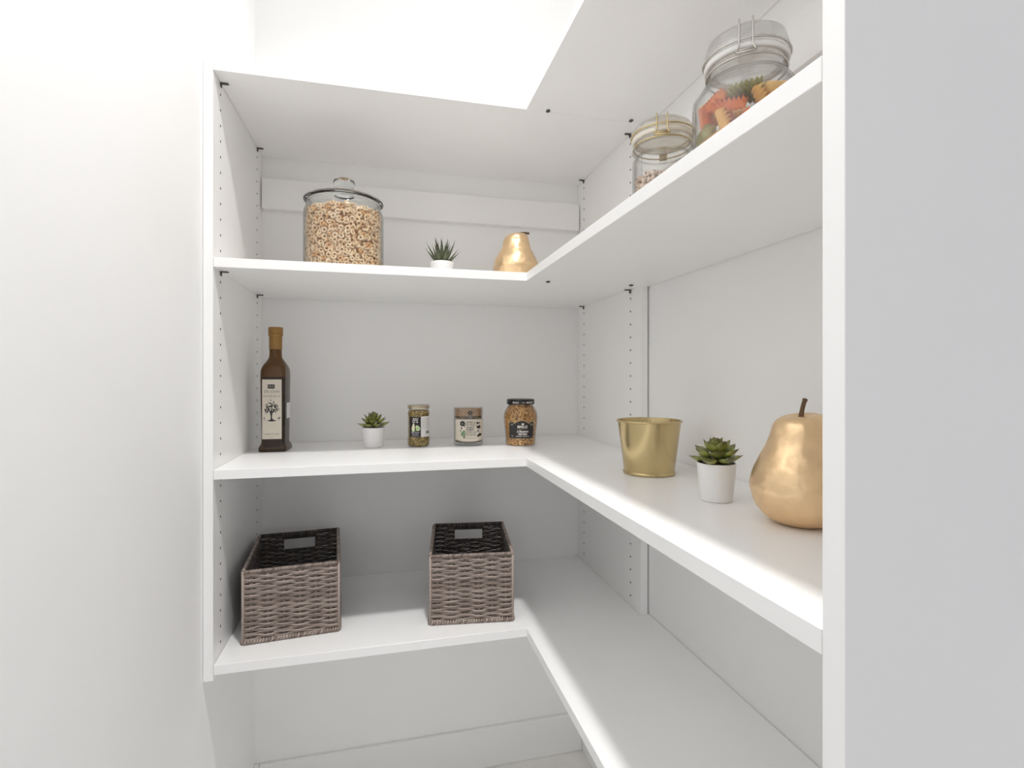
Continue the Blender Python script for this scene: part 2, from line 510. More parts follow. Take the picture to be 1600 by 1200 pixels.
# ------------------------------------------------------------------ plants
def leaf_mesh(name, Ln, w, t, tipness=1.6, belly=.45, curl=.25, ns=9, nc=8):
    """thick pointed leaf along +Y, rising (curling up) towards its tip"""
    v = []; f = []
    for i in range(ns+1):
        s = i/ns
        hw = w/2*(math.sin(PI*min(1, s/(2*belly)))**.8 if s < belly else max(0, 1-((s-belly)/(1-belly))**tipness))
        hw = max(hw, w*(.16 if i == 0 else .015))
        th = t*(.5+.5*math.sin(PI*min(1, s*1.1)))*max(.08, hw/(w/2))
        y = Ln*s; z0 = curl*Ln*s*s
        for k in range(nc):
            a = 2*PI*k/nc
            x = hw*math.cos(a); z = th*math.sin(a)*.5
            z += (x/(w/2))**2*w*.22*(1-s*.4)        # cupped
            v.append((x, y, z0+z))
    for i in range(ns):
        for k in range(nc): f.append((i*nc+k, i*nc+(k+1) % nc, (i+1)*nc+(k+1) % nc, (i+1)*nc+k))
    f.append(tuple(reversed(range(nc)))); f.append(tuple(range(ns*nc, (ns+1)*nc)))
    me = bpy.data.meshes.new(name); me.from_pydata(v, [], f)
    me.polygons.foreach_set('use_smooth', [True]*len(me.polygons))
    return me

def put_leaf(me, parent, az, tilt, r0, z, sc=1, roll=0):
    o = bpy.data.objects.new('leaf', me); COL.objects.link(o); o.parent = parent
    o.matrix_basis = (Matrix.Translation((-math.sin(az)*r0, math.cos(az)*r0, z)) @ Matrix.Rotation(az, 4, 'Z') @
                      Matrix.Rotation(tilt, 4, 'X') @ Matrix.Rotation(roll, 4, 'Y') @ Matrix.Scale(sc, 4))
    return o

def pot_parts(t, rt, rb, h, rounded=False):
    if rounded:
        prof = [(rb-.002, 0), (rb, .0015), (rt-.001, h-.010), (rt, h-.005), (rt-.0012, h-.0015), (rt-.004, h), (rt-.0055, h-.001), (rt-.006, h-.006), (.001, h-.007)]
    else:
        prof = [(rb-.0015, 0), (rb, .0012), (rb+.0008, .004), (rt-.0006, h-.0012), (rt-.0008, h-.0002), (rt-.0018, h), (rt-.0028, h-.0008), (rt-.0032, h-.007), (.001, h-.0072)]
    lathe('pot', prof, M['pot'], t, 56, True, False, 30)
    lathe('soil', [(.0005, h-.0035), (rt*.5, h-.0025), (rt-.0031, h-.005), (rt-.0034, h-.0068)][::-1], M['soil'], t, 32, False, True)

def rosette(name, label, loc, rt, rb, h, rings, rz, lw, seed, belly=.55, tipness=1.9):
    t = thing(name, label, 'plant', loc, rz)
    pot_parts(t, rt, rb, h)
    rnd = random.Random(seed)
    me = leaf_mesh('leaf', .030, lw, .0065, tipness, belly, .16)
    me.materials.append(M['succ'])
    for n, tilt, sc, r0, z, off in rings:
        for i in range(n):
            put_leaf(me, t, 2*PI*(i+off)/n+rnd.uniform(-.1, .1), math.radians(tilt+rnd.uniform(-6, 6)), r0, h+z, sc*rnd.uniform(.93, 1.07), rnd.uniform(-.12, .12))
    tube('stalk', [(0, 0, h-.004), (0, 0, h+.012)], .004, M['succ'], t)
    return t

# ------------------------------------------------------------------ back shelf run, middle shelf
def olive_oil():
    t = thing('olive_oil_bottle', 'tall square dark olive oil bottle with bronze cap and cream tree label', 'bottle', (-.2655, 1.389, TOP_M), math.radians(-4))
    def sq(hw, hd, c, z, n=6):
        """rounded square ring"""
        pts = []
        for qx, qy, a0 in ((1, 1, 0), (-1, 1, PI/2), (-1, -1, PI), (1, -1, 3*PI/2)):
            for i in range(n+1):
                a = a0+PI/2*i/n
                pts.append((qx*(hw-c)+c*math.cos(a), qy*(hd-c)+c*math.sin(a), z))
        return pts
    def loft(rings):
        v = [p for r in rings for p in r]; n = len(rings[0]); f = []
        for j in range(len(rings)-1):
            for i in range(n): k = (i+1) % n; f.append((j*n+i, j*n+k, (j+1)*n+k, (j+1)*n+i))
        f.append(tuple(reversed(range(n)))); f.append(tuple(range((len(rings)-1)*n, len(rings)*n)))
        return v, f
    b = .0268
    S = [(.0300, .003, 0), (.0318, .004, .002), (.0318, .004, .009), (.0305, .005, .013), (.0275, .006, .019), (b, .006, .024), (b+.0012, .006, .110), (b+.002, .006, .180),
         (b+.0022, .008, .194), (b+.0018, .011, .201), (.0276, .015, .207), (.0256, .019, .213), (.0228, .0215, .2185), (.0196, .0192, .223), (.0170, .0168, .227), (.0152, .0150, .231), (.0145, .0143, .236), (.0142, .0140, .245), (.0140, .0138, .259)]
    v, f = loft([sq(h, h, min(c, h-.0001), z) for h, c, z in S])
    link('glass_body', v, f, M['bottle'], t, True, 50)
    O = [(b-.003, .005, .010), (b-.002, .005, .03), (b-.0015, .006, .150), (b-.0012, .006, .182)]
    v, f = loft([sq(h, h, c, z) for h, c, z in O])
    link('oil', v, f, M['oil'], t, True, 50)
    lathe('capsule', [(.0152, .2510), (.0152, .281), (.0149, .284)], M['capsule'], t, 32, True, True)
    lathe('cap', [(.0165, .2835), (.0172, .2845), (.0172, .2885), (.0163, .2892), (.0163, .2905), (.0172, .2912), (.0172, .3040), (.0160, .3055), (.001, .3055)], M['capsule'], t, 32)
    surf = on_flat(-(b+.0022))
    lab = sheet('front_label', -.0232, .0212, .031, .176, surf, M['cream'], t, -.0012, .0004)
    polys('emblem', [rect(-.0105, .0055, .154, .164)], surf, M['ink'], lab)
    lettering([('S R O', -.0025, .159, .0075, .012, 0, 0)], surf, M['cream'], lab, .0009)
    lettering([('De Cuma', -.001, .147, .0095, .036, .4, 0)], surf, M['greyink'], lab)
    lettering([('Extra Virgin Olive Oil', -.001, .1355, .0068, .040, .35, 0), ('500 ML (16.9 FL OZ)', -.001, .043, .0042, .032, 0, .01), ('ITALIA', -.001, .0365, .003, .010, 0, 0)], surf, M['greyink'], lab)
    rnd = random.Random(3); sh = []
    sh.append([(-.0125, .075), (-.006, .0772), (-.0035, .081), (-.004, .090), (-.0055, .096), (-.011, .104), (-.0095, .105), (-.0042, .0985), (-.002, .107), (-.0005, .107),
               (-.0008, .098), (.006, .105), (.0075, .1035), (.0005, .094), (-.0006, .086), (.0002, .080), (.0045, .0772), (.008, .0762), (.0075, .0745), (-.004, .0738)])
    for cx, cz, a in ((-.0125, .104, .005), (-.009, .113, .006), (-.002, .120, .0065), (.003, .112, .0065), (.010, .111, .006), (.011, .103, .0055), (-.003, .108, .006), (-.014, .099, .004), (.006, .100, .004)):
        for i in range(9):
            q = rnd.uniform(0, 2*PI); d = a*math.sqrt(rnd.random())
            sh.append(ell(cx+d*math.cos(q), cz+d*math.sin(q), .0019, .0011, rnd.uniform(0, PI), 7))
    polys('tree_print', sh, surf, M['ink'], lab)
    polys('ground_line', [rect(-.0205, .0185, .0768, .0772), ell(-.0185, .0815, .0012, .0035), ell(.0145, .0815, .0025, .0025), ell(.0175, .083, .001, .004)], surf, M['greyink'], lab, .0005)
    side = lambda x, z, d: (b+.0022+d, x, z)
    sheet('side_label', -.010, .020, .080, .118, side, M['paper'], t, -.0012, .0004)
olive_oil()

rosette('succulent_pot', 'small green succulent in a white pot between olive oil bottle and pesto jar', (-.0305, 1.392, TOP_M), .0298, .0243, .0515,
        [(6, 4, 1.10, .011, .003, .1), (6, 22, 1.04, .008, .008, .6), (5, 42, .95, .005, .012, .1), (4, 60, .80, .003, .017, .5), (3, 76, .62, .001, .022, 0)], .35, .0185, 11, .46, 1.55)

def pesto():
    t = thing('pesto_jar', 'slim glass jar of green basil pesto with champagne lid and black and white label', 'jar', (.0850, 1.3840, TOP_M), math.radians(4))
    outer = [(.0245, 0), (.0272, .0018), (.0286, .005), (.0290, .009), (.0290, .021), (.0277, .0255), (.0276, .030), (.0276, .077), (.0280, .080), (.0287, .084), (.0283, .089), (.0266, .0935), (.0250, .0962), (.0246, .099)]
    lathe('glass_jar', outer, M['glass'], t, 56, True, True)
    lathe('pesto_filling', [(max(.001, r-.0016), z+.0012) for r, z in outer[:-2]], M['pesto'], t, 56)
    ld_ = lathe('lid', [(.0245, .0985), (.0280, .0985), (.0287, .0995), (.0287, .1055), (.0283, .1075), (.0268, .1085), (.0255, .1080), (.001, .1080)], M['tin'], t, 56)
    rz = lambda z: .0279
    s = on_cyl(rz)
    lb = sheet('front_label', -.0290, .0018, .0265, .0785, s, M['black'], t)
    bl = sheet('back_label', .0022, .0400, .0265, .0795, s, M['paper'], t)
    lettering([('XOU', -.0128, .0715, .0105, .0150, .1, .02)], s, M['whiteink'], lb)
    polys('brand_marks', [rect(-.0205, -.0125, .0642, .0662), [(-.010, .0650), (-.0075, .0628), (-.005, .0650), (-.0075, .0672)]], s, M['whiteink'], lb)
    pear = [(-.0225, .0445), (-.0225, .050), (-.0195, .0585), (-.0172, .0625), (-.015, .0610), (-.0138, .0540), (-.0132, .0470), (-.0150, .0432), (-.0190, .0422)]
    polys('garlic_print', [pear], s, M['palecream'], lb)
    polys('basil_print', [[(-.0125, .0435), (-.0122, .052), (-.0095, .0572), (-.0050, .0560), (-.0012, .0525), (.0002, .0485), (-.0015, .0428), (-.0070, .0422)], ell(-.0172, .0420, .0048, .0022, .2)], s, M['palegreen'], lb, .0008)
    polys('leaf_shadow_print', [ell(-.0118, .0475, .0016, .0045, .2), ell(-.0050, .0480, .0004, .004, .5)], s, M['darkgreen'], lb, .001)
    lettering([('BASIL PESTO', -.0128, .0375, .0050, .0215, 0, .02)], s, M['purple'], lb)
    lettering([('HOME STYLE', -.0128, .0330, .0032, .0165, 0, 0), ('NET WT 6.7 OZ', -.0128, .0292, .0030, .0180, 0, 0)], s, M['whiteink'], lb)
    polys('bar_code', [rect(.0165+.0011*i, .0165+.0011*i+w, .034, .0420) for i, w in enumerate((.0008, .0005, .0008, .0003, 0.0002, .0009, .0008, .0006, .0009, .0004, .0007))], s, M['ink'], bl)
    lettering([(w, .0175, .0745-.0036*i, .0026, .024, 0, 0) for i, w in enumerate(('nutrition facts', 'serving size 2 tbsp', 'amount per serving', 'calories fat sodium', 'total carbohydrate', 'ingredients basil', 'olive oil cheese', 'refrigerate after'))], s, M['greyink'], bl, .0005)
pesto()

def herbs():
    t = thing('herb_jar', 'clear straight glass jar of dried herbs with tan cork lid and cream label', 'jar', (.2170, 1.3815, TOP_M), 0)
    outer = [(.0355, 0), (.0385, .0020), (.0390, .005), (.0390, .0985), (.0386, .1000)]
    lathe('glass_tumbler', shell_prof(outer, .0022, .0085), M['glass'], t, 64, False, False)
    lathe('herb_filling', [(.001, .0092), (.0350, .0092), (.0358, .0105), (.0358, .075), (.034, .0765), (.001, .077)], M['herbs'], t, 56)
    lathe('cork_lid', [(.0345, .0775), (.0362, .0778), (.0362, .0885), (.0352, .0892), (.0352, .0902), (.0362, .0910), (.0362, .0960), (.0350, .0972), (.001, .0972)], M['wood'], t, 56)
    s = on_cyl(lambda z: .0391)
    curve = lambda u: .0125+.004*(abs(u-.5)*2)**2
    lb = sheet('label', -.0470, .0470, .0145, .0705, s, M['cream'], t, n=40, bot=curve)
    lettering([('HERBES de', .000, .0630, .0085, .0265, 0, .02), ('PROVENCE', .000, .0555, .0090, .0265, 0, .015), ('HERBES de', .000, .0375, .0085, .0265, 0, .01), ('PROVENCE', .000, .0300, .0090, .0265, 0, .01)], s, M['greyink'], lb)
    lettering([('VIANDE ET', -.001, .0490, .0045, .023, 0, .04), ('ON MEATS', -.002, .0437, .0048, .020, 0, .04)], s, M['ink'], lb)
    lettering([('fines herbes sauvages', -.002, .0215, .0036, .028, .3, 0)], s, M['greyink'], lb)
    polys('flower_print', [ell(-.0215, .0595, .0062, .0062)] + [ell(-.0215+.0055*math.cos(a), .0595+.0055*math.sin(a), .003, .002, a, 8) for a in (0, .9, 1.8, 2.7, 3.6, 4.5, 5.4)] +
          [ell(-.0245, .0475, .0018, .0030, .4, 9), ell(-.0275, .0405, .0018, .0018, 0, 9), ell(-.0165, .0535, .0018, .0022, 0, 8)], s, M['ink'], lb)
    polys('flower_eye', [ell(-.0212, .0592, .0012, .0014, 0, 8)], s, M['cream'], lb, .001)
    polys('leaf_print', [[(-.0255, .0275), (-.0255, .0345), (-.0215, .0405), (-.0165, .0425), (-.0145, .0410), (-.0140, .0330), (-.0150, .0255), (-.0185, .0200), (-.0190, .0255), (-.0225, .0275)]], s, M['sage'], lb)
    polys('leaf_vein_print', [[(-.0255, .0275), (-.0255, .0345), (-.0225, .0290)], [(-.0230, .036), (-.0180, .0352), (-.0225, .0335)], [(-.0185, .0200), (-.0190, .0262), (-.0150, .0270), (-.0150, .0230)]], s, M['darkgreen'], lb, .0009)
    polys('sprig_print', [ell(.0200, .0605, .0045, .0028, -.1, 10), ell(.0270, .0610, .002, .0015, .8, 8), ell(.0282, .0585, .0012, .0012, 0, 7), ell(.0195, .0500, .0028, .0045, .4, 9), ell(.0245, .0500, .0032, .0050, -.3, 9),
          ell(.0285, .0500, .0022, .0045, .1, 9), ell(.0215, .0395, .0050, .0014, .2, 9), [(.0175, .0245), (.0190, .0290), (.0240, .0310), (.0270, .0345), (.0300, .0325), (.0345, .0330), (.0350, .0275), (.0290, .0258), (.0225, .0245)]], s, M['ink'], lb)
    em = polys('cork_emblem', [ell(-.001, .0880, .0060, .0048, 0, 16)], on_cyl(lambda z: .0366), M['ink'], t, .0005)
    polys('emblem_dot', [ell(-.0005, .0882, .0012, .0014, 0, 8)], on_cyl(lambda z: .0366), M['cream'], em, .0008)
    polys('paper_tab', [rect(-.0062, .0050, .0710, .0830)], on_cyl(lambda z: .0366), M['greyink'], t, .0003)
herbs()

def mustard():
    t = thing('mustard_jar', 'rounded glass jar of wholegrain mustard with black lid and black scalloped label', 'jar', (.3540, 1.3490, TOP_M), 0)
    prof = spline([(.0365, 0), (.0392, .0022), (.0400, .008), (.0414, .030), (.0436, .050), (.0452, .066), (.0456, .076), (.0446, .084), (.0418, .0915), (.0378, .0985), (.0345, .1040), (.0330, .1075), (.0335, .112)], 4)
    lathe('glass_jar', prof, M['glass'], t, 64)
    lathe('mustard_filling', [(max(.001, r-.0018), max(z, .0022)) for r, z in prof if z < .1105], M['mustard'], t, 64)
    ld_ = lathe('lid', [(.0345, .1090), (.0368, .1090), (.0374, .1100), (.0374, .1195), (.0368, .1215), (.0352, .1228), (.0340, .1222), (.001, .1222)], M['blacklid'], t, 64)
    sl = on_cyl(lambda z: .0375)
    lettering([('MAILLE', -.0225, .1142, .0058, .0165, 0, .02), ('MAILLE', .0160, .1142, .0058, .0190, 0, .02)], sl, M['whiteink'], ld_)
    polys('lid_crest', [[(-.0070, .1160), (.0035, .1160), (.0030, .1135), (.0005, .1122), (-.0040, .1122), (-.0066, .1135)]], sl, M['greyink'], ld_)
    rr = radius_of(prof); s = on_cyl(lambda z: rr(z)+.0002)
    def top(u):
        u = u*1.0
        if u < .2: return .0605+.0040*math.sin(PI*(u+.02)/.26)
        if u < .78: return .0590+.0085*math.sin(PI*(u-.2)/.58)
        return .0600+.0045*math.sin(PI*min(1, (u-.78)/.26))
    X0, X1 = -.0435, .0270
    sheet('label_border', X0-.0010, X1+.0010, .0195, .062, s, M['goldink'], t, .0001, .0003, 40, top=lambda u: top(u)+.0016)
    lb = sheet('label', X0, X1, .0205, .062, s, M['black'], t, .0002, .0006, 40, top=top)
    c = -.0060
    lettering([('MAILLE', c, .0515, .0092, .0260, 0, .03), ("à l'Ancienne", c+.001, .0392, .0080, .0300, .35, .03), ('Old Style', c+.001, .0322, .0080, .0230, .35, .03)], s, M['whiteink'], lb, .001)
    lettering([('depuis 1747', c, .0462, .0030, .0280, 0, 0)], s, M['goldink'], lb, .001)
    lettering([('WHOLE GRAIN', c-.0085, .0262, .0036, .0160, 0, .03), ('DIJON MUSTARD', c+.0105, .0258, .0036, .0165, 0, .03), ('210 g', -.0330, .0268, .0034, .0055, 0, .02), ('7.5 oz', .0228, .0248, .0032, .0060, 0, .02)], s, M['cream'], lb, .001)
    polys('crest', [[(c-.0030, .0608), (c+.0040, .0608), (c+.0038, .0570), (c+.0005, .0558), (c-.0028, .0570)]], s, M['cream'], lb, .001)
    polys('seal_print', [ell(-.0345, .0575, .0040, .0030, 0, 12)], s, M['greyink'], lb, .001)
    polys('seal_print', [ell(.0195, .0570, .0055, .0035, 0, 14)], s, M['greyink'], lb, .001)
mustard()

# ------------------------------------------------------------------ right run, middle shelf
def bucket():
    t = thing('brass_bucket', 'shiny brass metal planter bucket with rolled rim on the middle shelf', 'bucket', (.4870, .8930, TOP_M), 0)
    rb, rt, h = .0468, .0585, .1005
    outer = [(.001, 0), (rb-.0012, 0), (rb+.0012, .0006), (rb+.0018, .003), (rb+.0012, .0052), (rb-.0002, .0062)] + [(rb+(rt-rb)*u, .0062+(h-.0072)*u) for u in (.05, .3, .6, .95)] + [(rt, h-.001)]
    inner = [(rt-.001, h-.001), (rt-.0016, h-.006), (rb-.0006, .0075), (.001, .0070)]
    lathe('bucket_body', outer+inner, M['brass'], t, 96, False, False, 50)
    v, f = torus_geo(rt+.0010, .0019, 96, 10)
    mb = MB().add(v, f, Matrix.Translation((0, 0, h-.001))); mb.build('rolled_rim', M['brass'], t)
    a = math.radians(62)
    mb = MB()
    path = [((rb-.0002+(rt-rb-.0006)*u)*math.cos(a), (rb-.0002+(rt-rb-.0006)*u)*math.sin(a), .0075+(h-.011)*u) for u in (0, .5, 1)]
    v, f = box_geo(-.0030, .0030, -.0008, .0008, .008, h-.002, .0004)
    m4 = Matrix.Rotation(a-PI/2, 4, 'Z') @ Matrix.Translation((0, rb-.0012, 0)) @ Matrix.Rotation(-math.atan2(rt-rb, h), 4, 'X')
    link('side_seam', [m4 @ Vector(p) for p in v], f, M['brass'], t, False)
bucket()

rosette('succulent_pot', 'small green succulent in a white pot between brass bucket and gold pear', (.4775, .6735, TOP_M), .0282, .0222, .0560,
        [(6, 9, 1.03, .010, .0005, .5), (6, 28, 1.0, .008, .006, 0), (5, 44, .90, .005, .012, .5), (4, 58, .68, .003, .018, .2), (4, 72, .46, .001, .023, 0)], 2.60, .0225, 5, .56, 1.9)

def pear(label, loc, rz, stem_dir):
    t = thing('gold_pear', label, 'ornament', loc, rz, 'gold pear ornaments')
    R_, H_ = .0588, .1370
    prof = spline([(.0010, .0022), (.0160, .0003), (.0280, .0010), (.0420, .0085), (.0530, .0225), (.0585, .0400), (.0582, .0520), (.0535, .0690), (.0455, .0850), (.0385, .0985), (.0340, .1130), (.0310, .1250), (.0255, .1325), (.0170, .1355), (.0080, .1335), (.0010, .1305)], 5)
    v, f = lathe_geo(prof, 72, True, True)
    out = []
    for x, y, z in v:
        p = Vector((x, y, z)); n = noise.noise(p*34+Vector(loc)*3)*.0014 + noise.noise(p*78)*.0008
        k = math.hypot(x, y)
        w = min(1, z/.012)
        if k > .004: x += x/k*n*w; y += y/k*n*w
        # shoulders a little lop-sided, as a pear grows
        if z > .11: z += .0045*(x/.034)*((z-.11)/.025)
        out.append((x, y, z))
    link('pear_body', out, f, M['gold'], t)
    path = spline([(0, 0, .128)]+list(stem_dir), 4)
    tube('stem', path, [.0038-.0012*min(1, i/8) for i in range(len(path)-2)]+[.0028, .0032], M['stem'], t, 9)
    return t
pear('gold pear ornament with upright stem on the middle shelf beside the near side panel', (.5050, .5420, TOP_M), 0, [(.0006, .0002, .134), (.0025, .001, .141), (.0055, .002, .148), (.0095, .0035, .1545)])
pear('gold pear ornament on the upper shelf at the inner corner beside the spiky aloe', (.3300, 1.3040, TOP_U), 0, [(.002, 0, .1340), (.010, -.002, .1385), (.021, -.004, .1395), (.034, -.006, .1385)])

# ------------------------------------------------------------------ upper shelf, back run
CJ = (-.0965, 1.302)
def cereal_jar():
    t = thing('cereal_jar', 'large round glass jar with knobbed glass lid on the upper shelf', 'jar', (CJ[0], CJ[1], TOP_U), 0)
    outer = [(.0840, 0), (.0895, .003), (.0912, .009), (.0918, .016), (.0918, .145), (.0912, .153), (.0893, .159), (.0866, .163), (.0858, .168), (.0858, .174), (.0866, .177), (.0862, .1790)]
    lathe('glass_body', shell_prof(outer, .0030, .006), M['glass'], t, 96, False, False, 35)
    lid = [(.0795, .1750), (.0825, .1750), (.0830, .1795), (.0895, .1798), (.0915, .1815), (.0915, .1840), (.0890, .1862), (.0780, .1910), (.0560, .1972), (.0320, .2010), (.0235, .2022)]
    knob = [(.0215, .2040), (.0208, .2085), (.0225, .2160), (.0246, .2240), (.0250, .2300), (.0238, .2360), (.0195, .2400), (.0120, .2418), (.0010, .2422)]
    lo = lathe('lid', lid[::1] + [(.0230, .1985), (.0320, .1970), (.0560, .1930), (.0780, .1868), (.0795, .1750)], M['lid_glass'], t, 96, False, False, 35)
    lathe('knob', [(.001, .2024), (.0235, .2024)] + knob, M['lid_glass'], lo, 48, False, False, 40)
cereal_jar()

def cereal():
    mb = MB(); rnd = random.Random(5)
    ring, rf = torus_geo(.0045, .0023, 12, 6)
    z = .011
    rr0, top = .0853, .1520
    while z < top+.006:
        for rad, step in ((rr0-.0032, .0128), (rr0-.0085, .0125), (rr0-.0135, .0140)) if z < top-.004 else ((rr0-.0045, .0098), (rr0-.014, .0098), (rr0-.024, .0098), (rr0-.034, .0098), (rr0-.044, .0105), (rr0-.054, .0105), (rr0-.066, .012)):
            n = int(2*PI*rad/step); o = rnd.random()
            for i in range(n):
                a = 2*PI*(i+o+rnd.uniform(-.25, .25))/n; r = rad+rnd.uniform(-.0012, .0008)
                zz = z+rnd.uniform(-.0034, .0034)
                if zz < .0105: zz = .0105
                # lie roughly flat against the glass, many tipped
                base = Matrix.Rotation(a, 4, 'Z') @ Matrix.Rotation(PI/2, 4, 'Y')
                tip = Euler((rnd.gauss(0, .50), rnd.gauss(0, .50), 0)).to_matrix().to_4x4()
                s = rnd.uniform(.9, 1.12)
                mb.add(ring, rf, Matrix.Translation((r*math.cos(a), r*math.sin(a), zz)) @ base @ tip @ Matrix.Diagonal((s, s, s*1.0, 1)))
        z += .0102
    o = mb.build('cereal_rings', M['cereal'])
    o.location = (CJ[0], CJ[1], TOP_U)
    tag(o, 'toasted oat cereal rings filling the large round glass jar', 'cereal', kind='stuff')
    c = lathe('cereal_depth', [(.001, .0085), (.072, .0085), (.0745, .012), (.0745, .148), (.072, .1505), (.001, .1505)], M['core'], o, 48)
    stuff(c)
cereal()

def aloe():
    t = thing('aloe_pot', 'small spiky dark aloe in a rounded white pot on the upper shelf', 'plant', (.1375, 1.300, TOP_U), .3)
    pot_parts(t, .0295, .0255, .0520, True)
    me = leaf_mesh('leaf', .062, .0115, .0060, 1.15, .22, .10, 10, 8); me.materials.append(M['aloe'])
    rnd = random.Random(21)
    for n, tilt, sc, r0, off in ((8, 42, .88, .010, 0), (7, 58, .98, .007, .5), (5, 72, 1.0, .004, .2), (3, 84, .9, .001, .4)):
        for i in range(n):
            put_leaf(me, t, 2*PI*(i+off)/n+rnd.uniform(-.15, .15), math.radians(tilt+rnd.uniform(-5, 5)), r0, .0475, sc*rnd.uniform(.9, 1.08), rnd.uniform(-.1, .1))
aloe()

# ------------------------------------------------------------------ upper shelf, right run: two clamp jars
def clamp_jar(name, label, loc, rz, r, rn, zs, zn, zl, h, gasket, wire, frost):
    """r body radius, rn neck radius, zs shoulder, zn neck foot, zl lid foot, h overall height"""
    t = thing(name, label, 'jar', loc, rz)
    outer = [(r-.006, 0), (r-.0015, .002), (r, .006), (r, zs-.022), (r-.002, zs-.011), (r-.007, zs-.002), (rn+.004, zn-.0035), (rn, zn+.001), (rn, zl-.006), (rn+.0025, zl-.004), (rn+.003, zl-.001)]
    outer = spline(outer, 3)
    lathe('glass_body', shell_prof(outer, .0032, .006), M['jar_glass'], t, 80, False, False, 35)
    v, f = torus_geo(rn+.0002, .0040, 72, 8)
    MB().add(v, f, Matrix.Translation((0, 0, zl)) @ Matrix.Diagonal((1, 1, 1.1, 1))).build('gasket', gasket, t)
    lidp = [(rn-.012, zl-.004), (rn-.008, zl-.001), (rn+.001, zl+.002), (rn+.0035, zl+.004), (rn+.0045, zl+.008), (rn+.004, zl+.012), (rn-.001, h-.005), (rn-.008, h), (rn-.012, h-.001), (rn-.014, h-.003), (.001, h-.0035)]
    lo = lathe('lid', [(.001, zl-.0035)] + lidp, frost, t, 80, False, False, 35)
    for z, rw in ((zl-.012, rn+.0010), (zl+.0065, rn+.0050)):
        v, f = torus_geo(rw, .0012, 72, 6)
        MB().add(v, f, Matrix.Translation((0, 0, z))).build('wire_band', wire, t)
    y = -(rn+.005)
    mb = MB()
    for sx in (-.008, .008):
        mb.add(*tube_geo(spline([(sx, y+.010, h+.0005), (sx, y+.002, h-.003), (sx, y-.001, zl+.007), (sx*1.05, y-.002, zl-.004), (sx*1.5, y-.003, zl-.012)], 4), .0011, 6))
    mb.add(*tube_geo([(-.012, y-.003, zl-.012), (-.004, y-.004, zl-.0125), (.004, y-.004, zl-.0125), (.012, y-.003, zl-.012)], .0014, 6))
    mb.add(*tube_geo([(-.013, y-.002, zl-.009), (.013, y-.002, zl-.009)], .0011, 6))
    mb.build('wire_clasp', wire, t)
    hb = MB().add(*box_geo(-.007, .007, rn+.001, rn+.006, zl-.014, zl+.010, .001))
    hb.build('hinge', wire, t, False)
    return t

SJ = (.4500, .7790); BJ = (.4770, .6080)
clamp_jar('clamp_lid_jar', 'smaller clamp lid glass jar with ivory seal holding beans on the upper shelf', (*SJ, TOP_U), math.radians(-31), .0490, .0462, .137, .146, .160, .1850, M['gasket'], M['brasswire'], M['frost'])
clamp_jar('clamp_lid_jar', 'larger clamp lid glass jar of pasta spirals on the upper shelf by the near panel', (*BJ, TOP_U), math.radians(-38), .0690, .0500, .152, .166, .188, .2230, M['greygasket'], M['wire'], M['frost_grey'])

def beans():
    rnd = random.Random(9); mb = MB()
    b, bf = ball_geo(.0058, .0040, .0043, 10, 6)
    e, ef = ball_geo(.0013, .0011, .0017, 7, 4)
    z = .0115; rmax = .0455
    while z < .098:
        rings = ((rmax-.0055, .0098), (rmax-.0145, .0105)) if z < .085 else tuple((rmax-.0055-.009*k, .0102) for k in range(5))
        for rad, step in rings:
            n = int(2*PI*rad/step); o = rnd.random()
            for i in range(n):
                a = 2*PI*(i+o+rnd.uniform(-.2, .2))/n
                m4 = Matrix.Translation((rad*math.cos(a)+rnd.uniform(-.001, .0002), rad*math.sin(a), z+rnd.uniform(-.0025, .0025))) @ Euler((rnd.uniform(-.7, .7), rnd.uniform(-.7, .7), rnd.uniform(0, 6.28))).to_matrix().to_4x4()
                mb.add(b, bf, m4)
                mb.add(e, ef, m4 @ Matrix.Translation((0, -.0036, .0006)), 1)
        z += .0082
    o = mb.build('beans', [M['bean'], M['eye']]); o.location = (*SJ, TOP_U)
    tag(o, 'cream black-eyed beans filling the smaller clamp lid glass jar', 'beans', kind='stuff')
    stuff(lathe('bean_depth', [(.001, .0085), (.030, .0085), (.0315, .011), (.0315, .083), (.001, .085)], M['bean'], o, 32))
beans()

